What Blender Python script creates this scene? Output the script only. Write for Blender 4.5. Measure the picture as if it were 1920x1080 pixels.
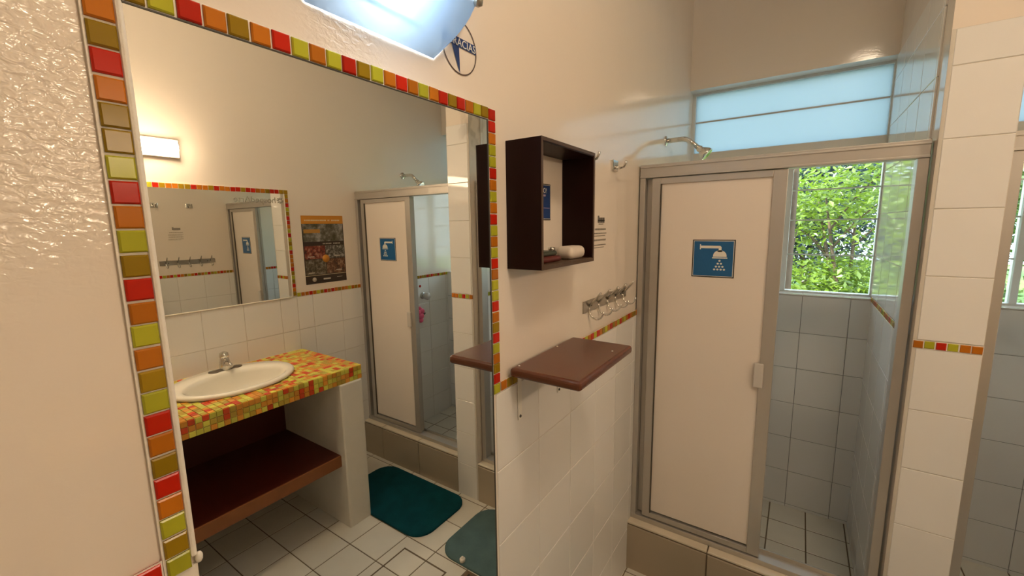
import bpy, bmesh, math, random
from mathutils import Vector, Matrix

# ------------------------------------------------------------------ clear
for o in list(bpy.data.objects):
    bpy.data.objects.remove(o, do_unlink=True)
scene = bpy.context.scene
COL = scene.collection
rnd = random.Random(7)

# ------------------------------------------------------------------ camera
F_PX, CAM = 793.35, Vector((0.57856, 0.21688, 1.6023))
YAW, PITCH, ROLL = 0.97338, -0.14604, -0.01471
fw = Vector((-math.cos(YAW)*math.cos(PITCH), math.sin(YAW)*math.cos(PITCH), math.sin(PITCH)))
r0 = fw.cross(Vector((0, 0, 1))).normalized()
u0 = r0.cross(fw)
cr = math.cos(ROLL)*r0 + math.sin(ROLL)*u0
cu = -math.sin(ROLL)*r0 + math.cos(ROLL)*u0
cam_data = bpy.data.cameras.new('camera')
cam_data.sensor_width = 36.0
cam_data.lens = F_PX/1920.0*36.0
cam_data.clip_start = 0.01
cam = bpy.data.objects.new('camera', cam_data)
COL.objects.link(cam)
cam.matrix_world = Matrix(((cr.x, cu.x, -fw.x, CAM.x), (cr.y, cu.y, -fw.y, CAM.y),
                           (cr.z, cu.z, -fw.z, CAM.z), (0, 0, 0, 1)))
scene.camera = cam

# ------------------------------------------------------------------ world, sun, exposure
world = bpy.data.worlds.new('sky'); scene.world = world
world.use_nodes = True
bg = world.node_tree.nodes['Background']
bg.inputs['Color'].default_value = (0.70, 0.83, 1.0, 1)
bg.inputs['Strength'].default_value = 4.4
sd = bpy.data.lights.new('sun', 'SUN'); sd.energy = 11.0; sd.angle = 0.01; sd.color = (1, 0.93, 0.80)
sun = bpy.data.objects.new('sun', sd); COL.objects.link(sun)
sun.rotation_euler = Vector((0.35, 0.55, -0.95)).to_track_quat('-Z', 'Y').to_euler()
sun.location = (-3, -5, 9)
vs = scene.view_settings
vs.view_transform = 'Standard'; vs.look = 'None'; vs.gamma = 1.0; vs.use_curve_mapping = False
vs.exposure = 0.42
LAMP_NEAR, LAMP_FAR, LAMP_ADDED = 95.0, 45.0, 30.0

# ------------------------------------------------------------------ main dimensions (metres)
W = 1.93; YC = 1.987; YB = 2.90; YO = 3.05; H = 2.95; Y0 = -1.5
XP1, XP2 = 0.892, 1.046
ZB = 1.2065; P = 0.02516; T = 0.2

# ------------------------------------------------------------------ materials
def lin(h):
    h = h.lstrip('#'); out = []
    for i in (0, 2, 4):
        c = int(h[i:i+2], 16)/255
        out.append(c/12.92 if c <= 0.04045 else ((c+0.055)/1.055)**2.4)
    return (out[0], out[1], out[2], 1)
MATS = {}
def mat(name, color, rough=0.5, metal=0.0, spec=0.5, coat=0.0, var=0.0, varscale=6.0, bump=0.0,
        bscale=40.0, trans=0.0, alpha=1.0, emit=None, estr=0.0, objvar=0.0):
    m = bpy.data.materials.new(name); m.use_nodes = True
    nt = m.node_tree; b = nt.nodes['Principled BSDF']
    c = lin(color) if isinstance(color, str) else color
    b.inputs['Base Color'].default_value = c
    b.inputs['Roughness'].default_value = rough
    b.inputs['Metallic'].default_value = metal
    b.inputs['Specular IOR Level'].default_value = spec
    b.inputs['Coat Weight'].default_value = coat
    b.inputs['Coat Roughness'].default_value = 0.04
    b.inputs['Transmission Weight'].default_value = trans
    b.inputs['Alpha'].default_value = alpha
    if emit:
        b.inputs['Emission Color'].default_value = lin(emit); b.inputs['Emission Strength'].default_value = estr
    tc = None
    if var or bump:
        tc = nt.nodes.new('ShaderNodeTexCoord')
    src = None
    if var:
        n = nt.nodes.new('ShaderNodeTexNoise'); n.inputs['Scale'].default_value = varscale
        n.inputs['Detail'].default_value = 4
        nt.links.new(tc.outputs['Object'], n.inputs['Vector'])
        mx = nt.nodes.new('ShaderNodeMix'); mx.data_type = 'RGBA'
        mx.inputs['A'].default_value = tuple(max(0, x*(1-var)) for x in c[:3])+(1,)
        mx.inputs['B'].default_value = tuple(min(1, x*(1+var)) for x in c[:3])+(1,)
        nt.links.new(n.outputs['Fac'], mx.inputs['Factor'])
        src = mx.outputs['Result']
    if objvar:
        oi = nt.nodes.new('ShaderNodeObjectInfo')
        mr = nt.nodes.new('ShaderNodeMapRange')
        mr.inputs['To Min'].default_value = 1-objvar; mr.inputs['To Max'].default_value = 1+objvar
        nt.links.new(oi.outputs['Random'], mr.inputs['Value'])
        hv = nt.nodes.new('ShaderNodeHueSaturation')
        hv.inputs['Color'].default_value = c
        if src: nt.links.new(src, hv.inputs['Color'])
        nt.links.new(mr.outputs['Result'], hv.inputs['Value'])
        src = hv.outputs['Color']
    if src: nt.links.new(src, b.inputs['Base Color'])
    if bump:
        n2 = nt.nodes.new('ShaderNodeTexNoise'); n2.inputs['Scale'].default_value = bscale
        n2.inputs['Detail'].default_value = 5
        nt.links.new(tc.outputs['Object'], n2.inputs['Vector'])
        bp = nt.nodes.new('ShaderNodeBump'); bp.inputs['Strength'].default_value = bump
        bp.inputs['Distance'].default_value = 0.004
        nt.links.new(n2.outputs['Fac'], bp.inputs['Height'])
        nt.links.new(bp.outputs['Normal'], b.inputs['Normal'])
    MATS[name] = m
    return m

def enamel(name, color):
    """glossy wall paint with brush lumps that are stronger in patches"""
    m = mat(name, color, rough=0.07, spec=0.5)
    nt = m.node_tree; b = nt.nodes['Principled BSDF']
    tc = nt.nodes.new('ShaderNodeTexCoord')
    def noise(scale, detail, stretch=None):
        n = nt.nodes.new('ShaderNodeTexNoise'); n.inputs['Scale'].default_value = scale; n.inputs['Detail'].default_value = detail
        if stretch:
            mp = nt.nodes.new('ShaderNodeMapping'); mp.inputs['Scale'].default_value = stretch
            mp.inputs['Rotation'].default_value = (0.5, 0, 0)
            nt.links.new(tc.outputs['Object'], mp.inputs['Vector']); nt.links.new(mp.outputs['Vector'], n.inputs['Vector'])
        else:
            nt.links.new(tc.outputs['Object'], n.inputs['Vector'])
        return n
    fine = noise(120, 2, (1, 0.75, 1.15)); fine.inputs['Distortion'].default_value = 0.6; patch = noise(7, 3); broad = noise(3.0, 2)
    ramp = nt.nodes.new('ShaderNodeMapRange')
    # two badly brushed patches: beside the mirror and under the lamp
    acc = None
    for ctr, rad in (((0, 0.22, 1.735), 0.26), ((0, 0.64, 1.885), 0.09)):
        vd = nt.nodes.new('ShaderNodeVectorMath'); vd.operation = 'DISTANCE'; vd.inputs[1].default_value = ctr
        nt.links.new(tc.outputs['Object'], vd.inputs[0])
        mr = nt.nodes.new('ShaderNodeMapRange'); mr.inputs['From Min'].default_value = rad; mr.inputs['From Max'].default_value = rad*0.3
        nt.links.new(vd.outputs['Value'], mr.inputs['Value'])
        if acc is None: acc = mr
        else:
            mxx = nt.nodes.new('ShaderNodeMath'); mxx.operation = 'MAXIMUM'
            nt.links.new(acc.outputs[0], mxx.inputs[0]); nt.links.new(mr.outputs[0], mxx.inputs[1]); acc = mxx
    ml = nt.nodes.new('ShaderNodeMath'); ml.operation = 'MULTIPLY'
    nt.links.new(acc.outputs[0], ml.inputs[0]); nt.links.new(patch.outputs['Fac'], ml.inputs[1])
    ramp.inputs['From Min'].default_value = 0.05; ramp.inputs['From Max'].default_value = 0.5
    ramp.inputs['To Min'].default_value = 0.03; ramp.inputs['To Max'].default_value = 0.42
    nt.links.new(ml.outputs[0], ramp.inputs['Value'])
    b1 = nt.nodes.new('ShaderNodeBump'); b1.inputs['Distance'].default_value = 0.006
    nt.links.new(ramp.outputs['Result'], b1.inputs['Strength']); nt.links.new(fine.outputs['Fac'], b1.inputs['Height'])
    b2 = nt.nodes.new('ShaderNodeBump'); b2.inputs['Distance'].default_value = 0.02; b2.inputs['Strength'].default_value = 0.12
    nt.links.new(broad.outputs['Fac'], b2.inputs['Height']); nt.links.new(b2.outputs['Normal'], b1.inputs['Normal'])
    nt.links.new(b1.outputs['Normal'], b.inputs['Normal'])
    return m

M_WALL = enamel('cream_enamel_paint', (0.80, 0.705, 0.60, 1))
M_CEIL = mat('ceiling_paint', (0.82, 0.79, 0.72, 1), 0.6)
M_TILE = mat('white_glazed_tile', (0.80, 0.775, 0.735, 1), 0.04, var=0.02, objvar=0.025)
M_GROUT = mat('white_grout', (0.62, 0.57, 0.49, 1), 0.8, bump=0.2, bscale=200)
M_GROUT3 = mat('grey_grout', (0.27, 0.26, 0.235, 1), 0.8)
M_GROUT2 = mat('brown_grout', (0.17, 0.125, 0.08, 1), 0.85, var=0.3, varscale=14)
M_FLOOR = mat('floor_tile_ceramic', (0.70, 0.66, 0.57, 1), 0.28, var=0.07, varscale=9, objvar=0.05)
M_CURB = mat('taupe_curb_tile', (0.42, 0.345, 0.25, 1), 0.22, var=0.06, varscale=5, objvar=0.04)
M_CURBTOP = mat('cream_curb_cap', (0.66, 0.58, 0.45, 1), 0.3, var=0.06)
M_MIRROR = mat('mirror_silver', (0.86, 0.865, 0.82, 1), 0.0, metal=1.0)
M_MEDGE = mat('mirror_dark_edge', (0.05, 0.045, 0.035, 1), 0.4)
M_PLASTER = mat('white_plaster', (0.72, 0.68, 0.60, 1), 0.6, var=0.06, varscale=12, bump=0.35, bscale=60)
M_RED = mat('mosaic_red_glass', (0.46, 0.018, 0.006, 1), 0.2, spec=0.2, objvar=0.18)
M_ORANGE = mat('mosaic_orange_glass', (0.46, 0.14, 0.010, 1), 0.2, spec=0.2, objvar=0.16)
M_OLIVE = mat('mosaic_olive_glass', (0.29, 0.175, 0.008, 1), 0.2, spec=0.2, objvar=0.16)
M_LIME = mat('mosaic_lime_glass', (0.40, 0.385, 0.025, 1), 0.2, spec=0.2, objvar=0.14)
MOS = {'r': M_RED, 'o': M_ORANGE, 'v': M_OLIVE, 'l': M_LIME}
CMOS_LIT = {'r': mat('counter_red_glass_lit', (0.60, 0.06, 0.012, 1), 0.15, objvar=0.2), 'o': mat('counter_orange_glass_lit', (0.68, 0.28, 0.03, 1), 0.15, objvar=0.2),  # lit copy of the mosaic colours: light on the counter put into the base
        'v': mat('counter_ochre_glass_lit', (0.50, 0.34, 0.04, 1), 0.15, objvar=0.2), 'l': mat('counter_lime_glass_lit', (0.62, 0.56, 0.07, 1), 0.15, objvar=0.2)}
M_ALU = mat('anodised_aluminium', (0.52, 0.49, 0.45, 1), 0.44, metal=0.7, var=0.05)
M_ALUD = mat('aluminium_recess', (0.10, 0.085, 0.065, 1), 0.5, metal=0.5)
M_CHROME = mat('chrome', (0.72, 0.70, 0.66, 1), 0.09, metal=1.0)
M_STEEL = mat('brushed_steel', (0.50, 0.47, 0.42, 1), 0.3, metal=1.0)
M_DOOR = mat('door_acrylic', (0.80, 0.715, 0.63, 1), 0.22)
M_TAB = mat('grey_plastic', (0.58, 0.54, 0.49, 1), 0.35)
M_BLUE = mat('sign_blue', (0.012, 0.11, 0.28, 1), 0.35)
M_NAVY = mat('sign_navy', (0.015, 0.045, 0.17, 1), 0.4)
M_SIGNW = mat('sign_white', (0.78, 0.74, 0.66, 1), 0.4)
M_BLACK = mat('black_print', (0.03, 0.026, 0.022, 1), 0.5)
M_GREYP = mat('grey_print', (0.30, 0.26, 0.21, 1), 0.6)
M_DARKWOOD = mat('dark_brown_wood', (0.015, 0.0034, 0.002, 1), 0.4, spec=0.15, var=0.35, varscale=8)
M_DWEDGE = mat('dark_wood_edge', (0.075, 0.038, 0.018, 1), 0.45, var=0.3, varscale=20)
M_BROWN = mat('brown_varnished_wood', (0.115, 0.034, 0.014, 1), 0.24, var=0.12, varscale=10)
M_MAROON = mat('maroon_painted_concrete', (0.075, 0.010, 0.004, 1), 0.4, var=0.15)
M_RUST = mat('orange_brown_edge', (0.23, 0.075, 0.018, 1), 0.5, var=0.2, varscale=14)
M_CERAMIC = mat('white_basin_ceramic', (0.84, 0.79, 0.68, 1), 0.1, coat=0.3)
M_SOAP = mat('pale_soap', (0.70, 0.60, 0.50, 1), 0.5, var=0.08, varscale=30)
M_TEAL = mat('dark_teal_pile', (0.004, 0.060, 0.076, 1), 0.95, spec=0.1, var=0.35, varscale=14, bump=0.8, bscale=260)
M_GTEAL = mat('grey_teal_pile', (0.10, 0.165, 0.17, 1), 0.95, spec=0.1, var=0.3, varscale=12, bump=0.8, bscale=260)
M_WFRAME = mat('window_frame_paint', (0.70, 0.72, 0.70, 1), 0.4)
M_RAIL = mat('window_rail_paint', (0.72, 0.68, 0.60, 1), 0.45)
M_PINK = mat('pink_plastic', (0.85, 0.12, 0.25, 1), 0.4)
M_GLASSJ = mat('jar_glass', (0.55, 0.62, 0.60, 1), 0.1, spec=0.6)
M_POUCH = mat('pouch_red', (0.10, 0.016, 0.012, 1), 0.5, var=0.3, varscale=25)
M_POUCHG = mat('pouch_green', (0.045, 0.05, 0.03, 1), 0.5, var=0.3, varscale=25)
M_SEAL = mat('white_sealant', (0.80, 0.74, 0.64, 1), 0.45, bump=0.4, bscale=90)

# ------------------------------------------------------------------ helpers
def link(name, me, parent=None, m=None):
    o = bpy.data.objects.new(name, me); COL.objects.link(o)
    if m is not None and me is not None and not me.materials: me.materials.append(m)
    if parent is not None:
        o.parent = parent
        o.matrix_parent_inverse = parent.matrix_world.inverted() if parent.get('_e') is None else Matrix.Translation(parent.location).inverted()
    return o
def props(o, label=None, cat=None, group=None, kind=None):
    if label: o['label'] = label
    if cat: o['category'] = cat
    if group: o['group'] = group
    if kind: o['kind'] = kind
    return o
def thing(name, loc, label, cat, group=None):
    o = bpy.data.objects.new(name, None); COL.objects.link(o); o.location = loc
    o.empty_display_size = 0.05; o['_e'] = 1
    return props(o, label, cat, group)
def bm_mesh(name, bm, smooth=False):
    bmesh.ops.recalc_face_normals(bm, faces=bm.faces[:])
    me = bpy.data.meshes.new(name); bm.to_mesh(me); bm.free()
    if smooth:
        for p in me.polygons: p.use_smooth = True
    return me
def add_box(bm, a, b, bevel=0.0, seg=2, mi=0):
    r = bmesh.ops.create_cube(bm, size=1.0)
    vs_ = r['verts']
    for v in vs_:
        v.co = Vector(((a[0]+b[0])/2+v.co.x*(b[0]-a[0]), (a[1]+b[1])/2+v.co.y*(b[1]-a[1]), (a[2]+b[2])/2+v.co.z*(b[2]-a[2])))
    fs = list({f for v in vs_ for f in v.link_faces})
    for f in fs: f.material_index = mi
    if bevel > 0:
        es = list({e for v in vs_ for e in v.link_edges})
        bmesh.ops.bevel(bm, geom=es, offset=bevel, segments=seg, affect='EDGES', profile=0.5)
def box(name, a, b, m, parent=None, bevel=0.0, seg=2):
    bm = bmesh.new(); add_box(bm, a, b, bevel, seg)
    return link(name, bm_mesh(name, bm), parent, m)
def boxes(name, lst, m, parent=None, bevel=0.0):
    bm = bmesh.new()
    for a, b in lst: add_box(bm, a, b, bevel)
    return link(name, bm_mesh(name, bm), parent, m)
def add_tube(bm, pts, rad, n=10, cap=True, mi=0):
    pts = [Vector(p) for p in pts]
    rads = rad if isinstance(rad, (list, tuple)) else [rad]*len(pts)
    rings = []; prev = None
    for i, p in enumerate(pts):
        d = (pts[min(i+1, len(pts)-1)]-pts[max(i-1, 0)]).normalized()
        if prev is None:
            ref = Vector((0, 0, 1)) if abs(d.z) < 0.9 else Vector((1, 0, 0))
            x = d.cross(ref).normalized()
        else:
            x = (prev - d*prev.dot(d)).normalized()
        prev = x; y = d.cross(x)
        rings.append([bm.verts.new(p+rads[i]*(math.cos(2*math.pi*k/n)*x+math.sin(2*math.pi*k/n)*y)) for k in range(n)])
    for a, b in zip(rings, rings[1:]):
        for k in range(n):
            f = bm.faces.new((a[k], a[(k+1) % n], b[(k+1) % n], b[k])); f.smooth = True; f.material_index = mi
    if cap:
        for rg in (rings[0], rings[-1]):
            try: bm.faces.new(rg).material_index = mi
            except ValueError: pass
def tube(name, pts, rad, m, parent=None, n=10):
    bm = bmesh.new(); add_tube(bm, pts, rad, n)
    return link(name, bm_mesh(name, bm), parent, m)
def add_lathe(bm, prof, mtx, n=24):
    """prof: list of (r, h) along local z"""
    rings = []
    for r, h in prof:
        if r < 1e-5: rings.append([bm.verts.new(mtx @ Vector((0, 0, h)))])
        else: rings.append([bm.verts.new(mtx @ Vector((r*math.cos(2*math.pi*k/n), r*math.sin(2*math.pi*k/n), h))) for k in range(n)])
    for a, b in zip(rings, rings[1:]):
        for k in range(n):
            k2 = (k+1) % n
            if len(a) == 1 and len(b) == 1: continue
            if len(a) == 1: f = bm.faces.new((a[0], b[k], b[k2]))
            elif len(b) == 1: f = bm.faces.new((a[k], a[k2], b[0]))
            else: f = bm.faces.new((a[k], a[k2], b[k2], b[k]))
            f.smooth = True
def axis_m(loc, d):
    return Matrix.Translation(loc) @ Vector(d).to_track_quat('Z', 'Y').to_matrix().to_4x4()
def lathe(name, prof, loc, d, m, parent=None, n=24):
    bm = bmesh.new(); add_lathe(bm, prof, axis_m(Vector(loc), d), n)
    return link(name, bm_mesh(name, bm), parent, m)
def text_mesh(s, size, extrude=0.0004):
    c = bpy.data.curves.new('lettering', 'FONT'); c.body = s; c.size = size; c.extrude = extrude
    c.align_x = 'LEFT'; c.resolution_u = 3
    o = bpy.data.objects.new('lettering', c); COL.objects.link(o)
    me = bpy.data.meshes.new_from_object(o)
    bpy.data.objects.remove(o); bpy.data.curves.remove(c)
    return me

# surface frames: origin, u, v, n
class Fr:
    def __init__(s, o, u, v, n):
        s.o, s.u, s.v, s.n = Vector(o), Vector(u), Vector(v), Vector(n)
        s.rot = Matrix((s.u, s.v, s.n)).transposed().to_4x4()
    def mtx(s, u, v, n=0.0): return Matrix.Translation(s.o+s.u*u+s.v*v+s.n*n) @ s.rot
    def pt(s, u, v, n=0.0): return s.o+s.u*u+s.v*v+s.n*n
FA = Fr((0, 0, 0), (0, 1, 0), (0, 0, 1), (1, 0, 0))              # left wall, u = y
FD = Fr((W, 0, 0), (0, -1, 0), (0, 0, 1), (-1, 0, 0))            # right wall, u = -y
FPL = Fr((XP1, 0, 0), (0, -1, 0), (0, 0, 1), (-1, 0, 0))
FPR = Fr((XP2, 0, 0), (0, 1, 0), (0, 0, 1), (1, 0, 0))
FPF = Fr((0, YC, 0), (1, 0, 0), (0, 0, 1), (0, -1, 0))
FB = Fr((0, YB, 0), (1, 0, 0), (0, 0, 1), (0, -1, 0))
FF = Fr((0, 0, 0), (1, 0, 0), (0, 1, 0), (0, 0, 1))
TM = {}
def tile_mesh(w, h, t, c, m):
    key = (round(w, 4), round(h, 4), t, c, m.name)
    if key in TM: return TM[key]
    x, y = key[0]/2, key[1]/2
    lv = [(x, y, 0), (x, y, t-c), (x-c, y-c, t)]
    vs_ = []
    for a, b, z in lv: vs_ += [(-a, -b, z), (a, -b, z), (a, b, z), (-a, b, z)]
    fs = []
    for L in (0, 4):
        for k in range(4): fs.append((L+k, L+(k+1) % 4, L+4+(k+1) % 4, L+4+k))
    fs.append((8, 9, 10, 11))
    me = bpy.data.meshes.new('tile'); me.from_pydata(vs_, [], fs); me.materials.append(m)
    TM[key] = me
    return me
def put_tile(name, parent, fr, uc, vc, w, h, t, c, m, n=0.0, tilt=0.0):
    o = bpy.data.objects.new(name, tile_mesh(w, h, t, c, m)); COL.objects.link(o)
    mw = fr.mtx(uc, vc, n)
    if tilt:
        mw = mw @ Matrix.Rotation(rnd.uniform(-tilt, tilt), 4, 'X') @ Matrix.Rotation(rnd.uniform(-tilt, tilt), 4, 'Y')
    o.parent = parent
    loc = parent.location if parent.get('_e') is not None else Vector((0, 0, 0))
    o.matrix_parent_inverse = Matrix.Translation(loc).inverted()
    o.matrix_basis = mw
    return o
def cuts(a, b, org, step):
    k = math.floor((a-org)/step)+1; L = [a]
    while org+k*step < b-1e-4:
        if org+k*step > a+0.006: L.append(org+k*step)
        k += 1
    L.append(b); return L
def tile_field(parent, fr, u0, u1, v0, v1, ou, ov, step=T, gap=0.0025, t=0.005, m=None, gm=None, tv=None, n0=0.0, name='tile', c=0.0012, tilt=0.002):
    """grout bed plus one tile object per cell"""
    gp = fr
    bm = bmesh.new()
    q = [bm.verts.new(fr.pt(u, v, n0+t*0.62)) for u, v in ((u0, v0), (u1, v0), (u1, v1), (u0, v1))]
    bm.faces.new(q)
    g = link('grout', bm_mesh('grout', bm), parent, gm or M_GROUT)
    U = cuts(u0, u1, ou, step); V = cuts(v0, v1, ov, tv or step)
    for a, b in zip(U, U[1:]):
        for d, e in zip(V, V[1:]):
            if b-a < 0.01 or e-d < 0.008: continue
            put_tile(name, parent, fr, (a+b)/2, (d+e)/2, b-a-gap, e-d-gap, t, c, m or M_TILE, n=n0+0.0002, tilt=tilt)
def rseq(n, seed):
    r = random.Random(seed); out = ''
    while len(out) < n:
        c = r.choice('rrooovvvll')
        if len(out) > 1 and out[-1] == c == out[-2]: continue
        out += c
    return out
def mosaic_row(parent, fr, ua, ub, vc, seq, along='u', pitch=P, n=0.0, t=0.007, tilt=0.012, bed=True, size=None):
    """a row of glass mosaic squares between ua and ub centred on vc"""
    cnt = max(1, round((ub-ua)/pitch)); p = (ub-ua)/cnt
    s = size or min(p, pitch)-0.0028
    if bed:
        bm = bmesh.new(); hw = pitch/2+0.001
        if along == 'u': cs = ((ua, vc-hw), (ub, vc-hw), (ub, vc+hw), (ua, vc+hw))
        else: cs = ((vc-hw, ua), (vc+hw, ua), (vc+hw, ub), (vc-hw, ub))
        bm.faces.new([bm.verts.new(fr.pt(u, v, n+t*0.6)) for u, v in cs])
        link('grout', bm_mesh('grout', bm), parent, M_SEAL)
    for k in range(cnt):
        c = ua+(k+0.5)*p+rnd.uniform(-0.0005, 0.0005); w = rnd.uniform(-0.0006, 0.0006)
        u, v = (c, vc+w) if along == 'u' else (vc+w, c)
        put_tile('mosaic_tile', parent, fr, u, v, s, s, t, 0.0014, MOS[seq[k % len(seq)]], n=n, tilt=tilt)

# ------------------------------------------------------------------ structure
wall_left = props(box('wall_left', (-0.12, Y0, 0), (0, YO, H), M_WALL), 'glossy cream painted wall carrying the big mosaic mirror, white tiles below', kind='structure')
wall_right = props(box('wall_right', (W, Y0, 0), (W+0.12, YO, H), M_WALL), 'cream painted wall behind the washbasin, seen in the mirror', kind='structure')
wall_front = props(box('wall_front', (-0.12, Y0-0.12, 0), (W+0.12, Y0, H), M_WALL), 'plain cream wall behind the viewer', kind='structure')
wall_back = props(boxes('wall_back', [((0, YB, 0), (W, YO, 1.215)), ((0, YB, 2.345), (W, YO, H))], M_WALL), 'outer wall behind the showers with tiles under the windows', kind='structure')
wall_divider = props(box('wall_divider', (XP1, YC+0.0, 0), (XP2, YO, H), M_WALL), 'narrow tiled divider wall standing between the two showers', kind='structure')
ceiling = props(box('ceiling', (-0.5, Y0-0.5, H), (W+0.5, YO+0.45, H+0.12), M_CEIL), 'plain pale ceiling above the room', kind='structure')
floor = props(box('floor', (0, Y0, -0.1), (W, YB, 0), M_GROUT2), 'cream ceramic tiled floor with brown joints', kind='structure')

# floor tiles, with a square hatch cut in front of the mirror
tile_field(floor, FF, 0, W, Y0, YC, 0.01, 1.555-0.2*20, step=0.2035, gap=0.005, t=0.004, m=M_FLOOR, gm=M_GROUT2, tv=0.2)
for x0, x1, y0_, y1 in ((0.0, XP1, YC+0.1, YB), (XP2, W, YC+0.1, YB)):
    tile_field(floor, FF, x0, x1, y0_, y1, 0.538 if x0 == 0 else 1.30, 2.548, step=0.168, gap=0.006, t=0.004, m=M_FLOOR, gm=M_GROUT2, tv=0.184)

# curbs
def curb(name, x0, x1, joints, label):
    c = props(box(name, (x0, YC, 0), (x1, YC+0.115, 0.232), M_GROUT2), label, kind='structure')
    ff = Fr((0, YC, 0), (1, 0, 0), (0, 0, 1), (0, -1, 0)); ft = Fr((0, 0, 0.232), (1, 0, 0), (0, 1, 0), (0, 0, 1))
    L = [x0]+joints+[x1]
    for a, b in zip(L, L[1:]):
        put_tile('curb_tile', c, ff, (a+b)/2, 0.113, b-a-0.005, 0.222, 0.006, 0.0015, M_CURB)
        put_tile('curb_cap', c, ft, (a+b)/2, YC+0.054, b-a-0.005, 0.116, 0.008, 0.002, M_CURBTOP)
    return c
curb('trim_1', 0, XP1, [0.345, 0.69], 'raised brown tiled curb under the shower next to the mirror')
curb('trim_2', XP2, W, [1.381, 1.734], 'raised brown tiled curb under the shower beside the washbasin')

# left wall tiling and mosaic bands
AY = 1.385
tile_field(wall_left, FA, 0.986, YB, 0, ZB-0.001, AY, ZB-0.001-6*T)
tile_field(wall_left, FA, Y0, 0.350, 0, ZB-0.001, AY, ZB-0.001-6*T)
SEQ_A = 'ov'+'vorvolvorvo'+'rooorrlorlrovlo'+'rvolrvlor'
mosaic_row(wall_left, FA, 1.006, YB, ZB+P/2, SEQ_A, n=0.0002)
mosaic_row(wall_left, FA, Y0, 0.347, ZB+P/2, rseq(80, 3)[:-3]+'vlr', n=0.0002)
# right wall
ZD = 1.196
tile_field(wall_right, FD, -1.572, -0.55, 0, ZD, -1.072, ZD-6*0.203, tv=0.203)
tile_field(wall_right, FD, -YB, -1.572, 0, ZD, -1.072, ZD-6*0.203, tv=0.203)
tile_field(wall_right, FD, -0.55, -Y0, 0, ZD, -1.072, ZD-6*0.203, tv=0.203)
mosaic_row(wall_right, FD, -YB, -1.575, ZD+P/2, rseq(60, 5)[:-16]+'orvlorooloovrlvr', n=0.0002)
mosaic_row(wall_right, FD, -0.55, -Y0, ZD+P/2, rseq(90, 6), n=0.0002)
# divider
zt = ZB+P
for fr, a, b in ((FPL, -YB, -(YC+0.092)), (FPR, YC+0.092, YB)):
    tile_field(wall_divider, fr, a, b, 0, ZB-0.001, -2.70 if fr is FPL else 2.70, ZB-0.001-6*T)
    mosaic_row(wall_divider, fr, a, b, ZB+P/2, rseq(40, 8), n=0.0002)
    tile_field(wall_divider, fr, a, b, zt+0.001, 2.345, -2.70 if fr is FPL else 2.70, zt+0.001)
tile_field(wall_divider, FPF, XP1, XP2, 0, ZB-0.001, 0.5, ZB-0.001-6*T)
mosaic_row(wall_divider, FPF, XP1, XP2, ZB+P/2, 'olrloor', n=0.0002)
tile_field(wall_divider, FPF, XP1, XP2, zt+0.001, 2.132, 0.5, zt+0.001)
# back wall
tile_field(wall_back, FB, 0, XP1, 0, 1.213, 0.609, 1.213-6*0.199, tv=0.199, gm=M_GROUT3)
tile_field(wall_back, FB, XP2, W, 0, 1.213, 1.467, 1.213-6*0.199, tv=0.199, gm=M_GROUT3)
fs_ = Fr((0, 0, 1.215), (1, 0, 0), (0, 1, 0), (0, 0, 1))
for x0, x1, ox in ((0, XP1, 0.609), (XP2, W, 1.467)):
    tile_field(wall_back, fs_, x0, x1, YB-0.004, YB+0.095, ox, 0.0, name='sill_tile')

# ------------------------------------------------------------------ windows (glass louvres, the upper ones frosted)
def frosted():
    m = bpy.data.materials.new('frosted_glass'); m.use_nodes = True; nt = m.node_tree
    nt.nodes.remove(nt.nodes['Principled BSDF']); out = nt.nodes['Material Output']
    tr = nt.nodes.new('ShaderNodeBsdfTranslucent'); tr.inputs['Color'].default_value = (0.50, 0.60, 0.64, 1)
    df = nt.nodes.new('ShaderNodeBsdfDiffuse'); df.inputs['Color'].default_value = (0.60, 0.70, 0.76, 1)
    gl = nt.nodes.new('ShaderNodeBsdfGlossy'); gl.inputs['Roughness'].default_value = 0.35
    m1 = nt.nodes.new('ShaderNodeMixShader'); m1.inputs[0].default_value = 0.15
    m2 = nt.nodes.new('ShaderNodeMixShader'); m2.inputs[0].default_value = 0.05
    nt.links.new(tr.outputs[0], m1.inputs[1]); nt.links.new(df.outputs[0], m1.inputs[2])
    nt.links.new(m1.outputs[0], m2.inputs[1]); nt.links.new(gl.outputs[0], m2.inputs[2])
    nt.links.new(m2.outputs[0], out.inputs['Surface']); return m
def clearglass():
    m = bpy.data.materials.new('clear_glass'); m.use_nodes = True; nt = m.node_tree
    nt.nodes.remove(nt.nodes['Principled BSDF']); out = nt.nodes['Material Output']
    tp = nt.nodes.new('ShaderNodeBsdfTransparent'); tp.inputs['Color'].default_value = (0.93, 0.97, 0.95, 1)
    gl = nt.nodes.new('ShaderNodeBsdfGlossy'); gl.inputs['Roughness'].default_value = 0.02
    fr_ = nt.nodes.new('ShaderNodeFresnel'); fr_.inputs['IOR'].default_value = 1.25
    mx = nt.nodes.new('ShaderNodeMixShader')
    nt.links.new(fr_.outputs[0], mx.inputs[0]); nt.links.new(tp.outputs[0], mx.inputs[1]); nt.links.new(gl.outputs[0], mx.inputs[2])
    nt.links.new(mx.outputs[0], out.inputs['Surface']); return m
M_FROST = frosted(); M_CLEAR = clearglass()
M_PEDGE = mat('louvre_edge_glass', (0.62, 0.70, 0.66, 1), 0.2)
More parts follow.
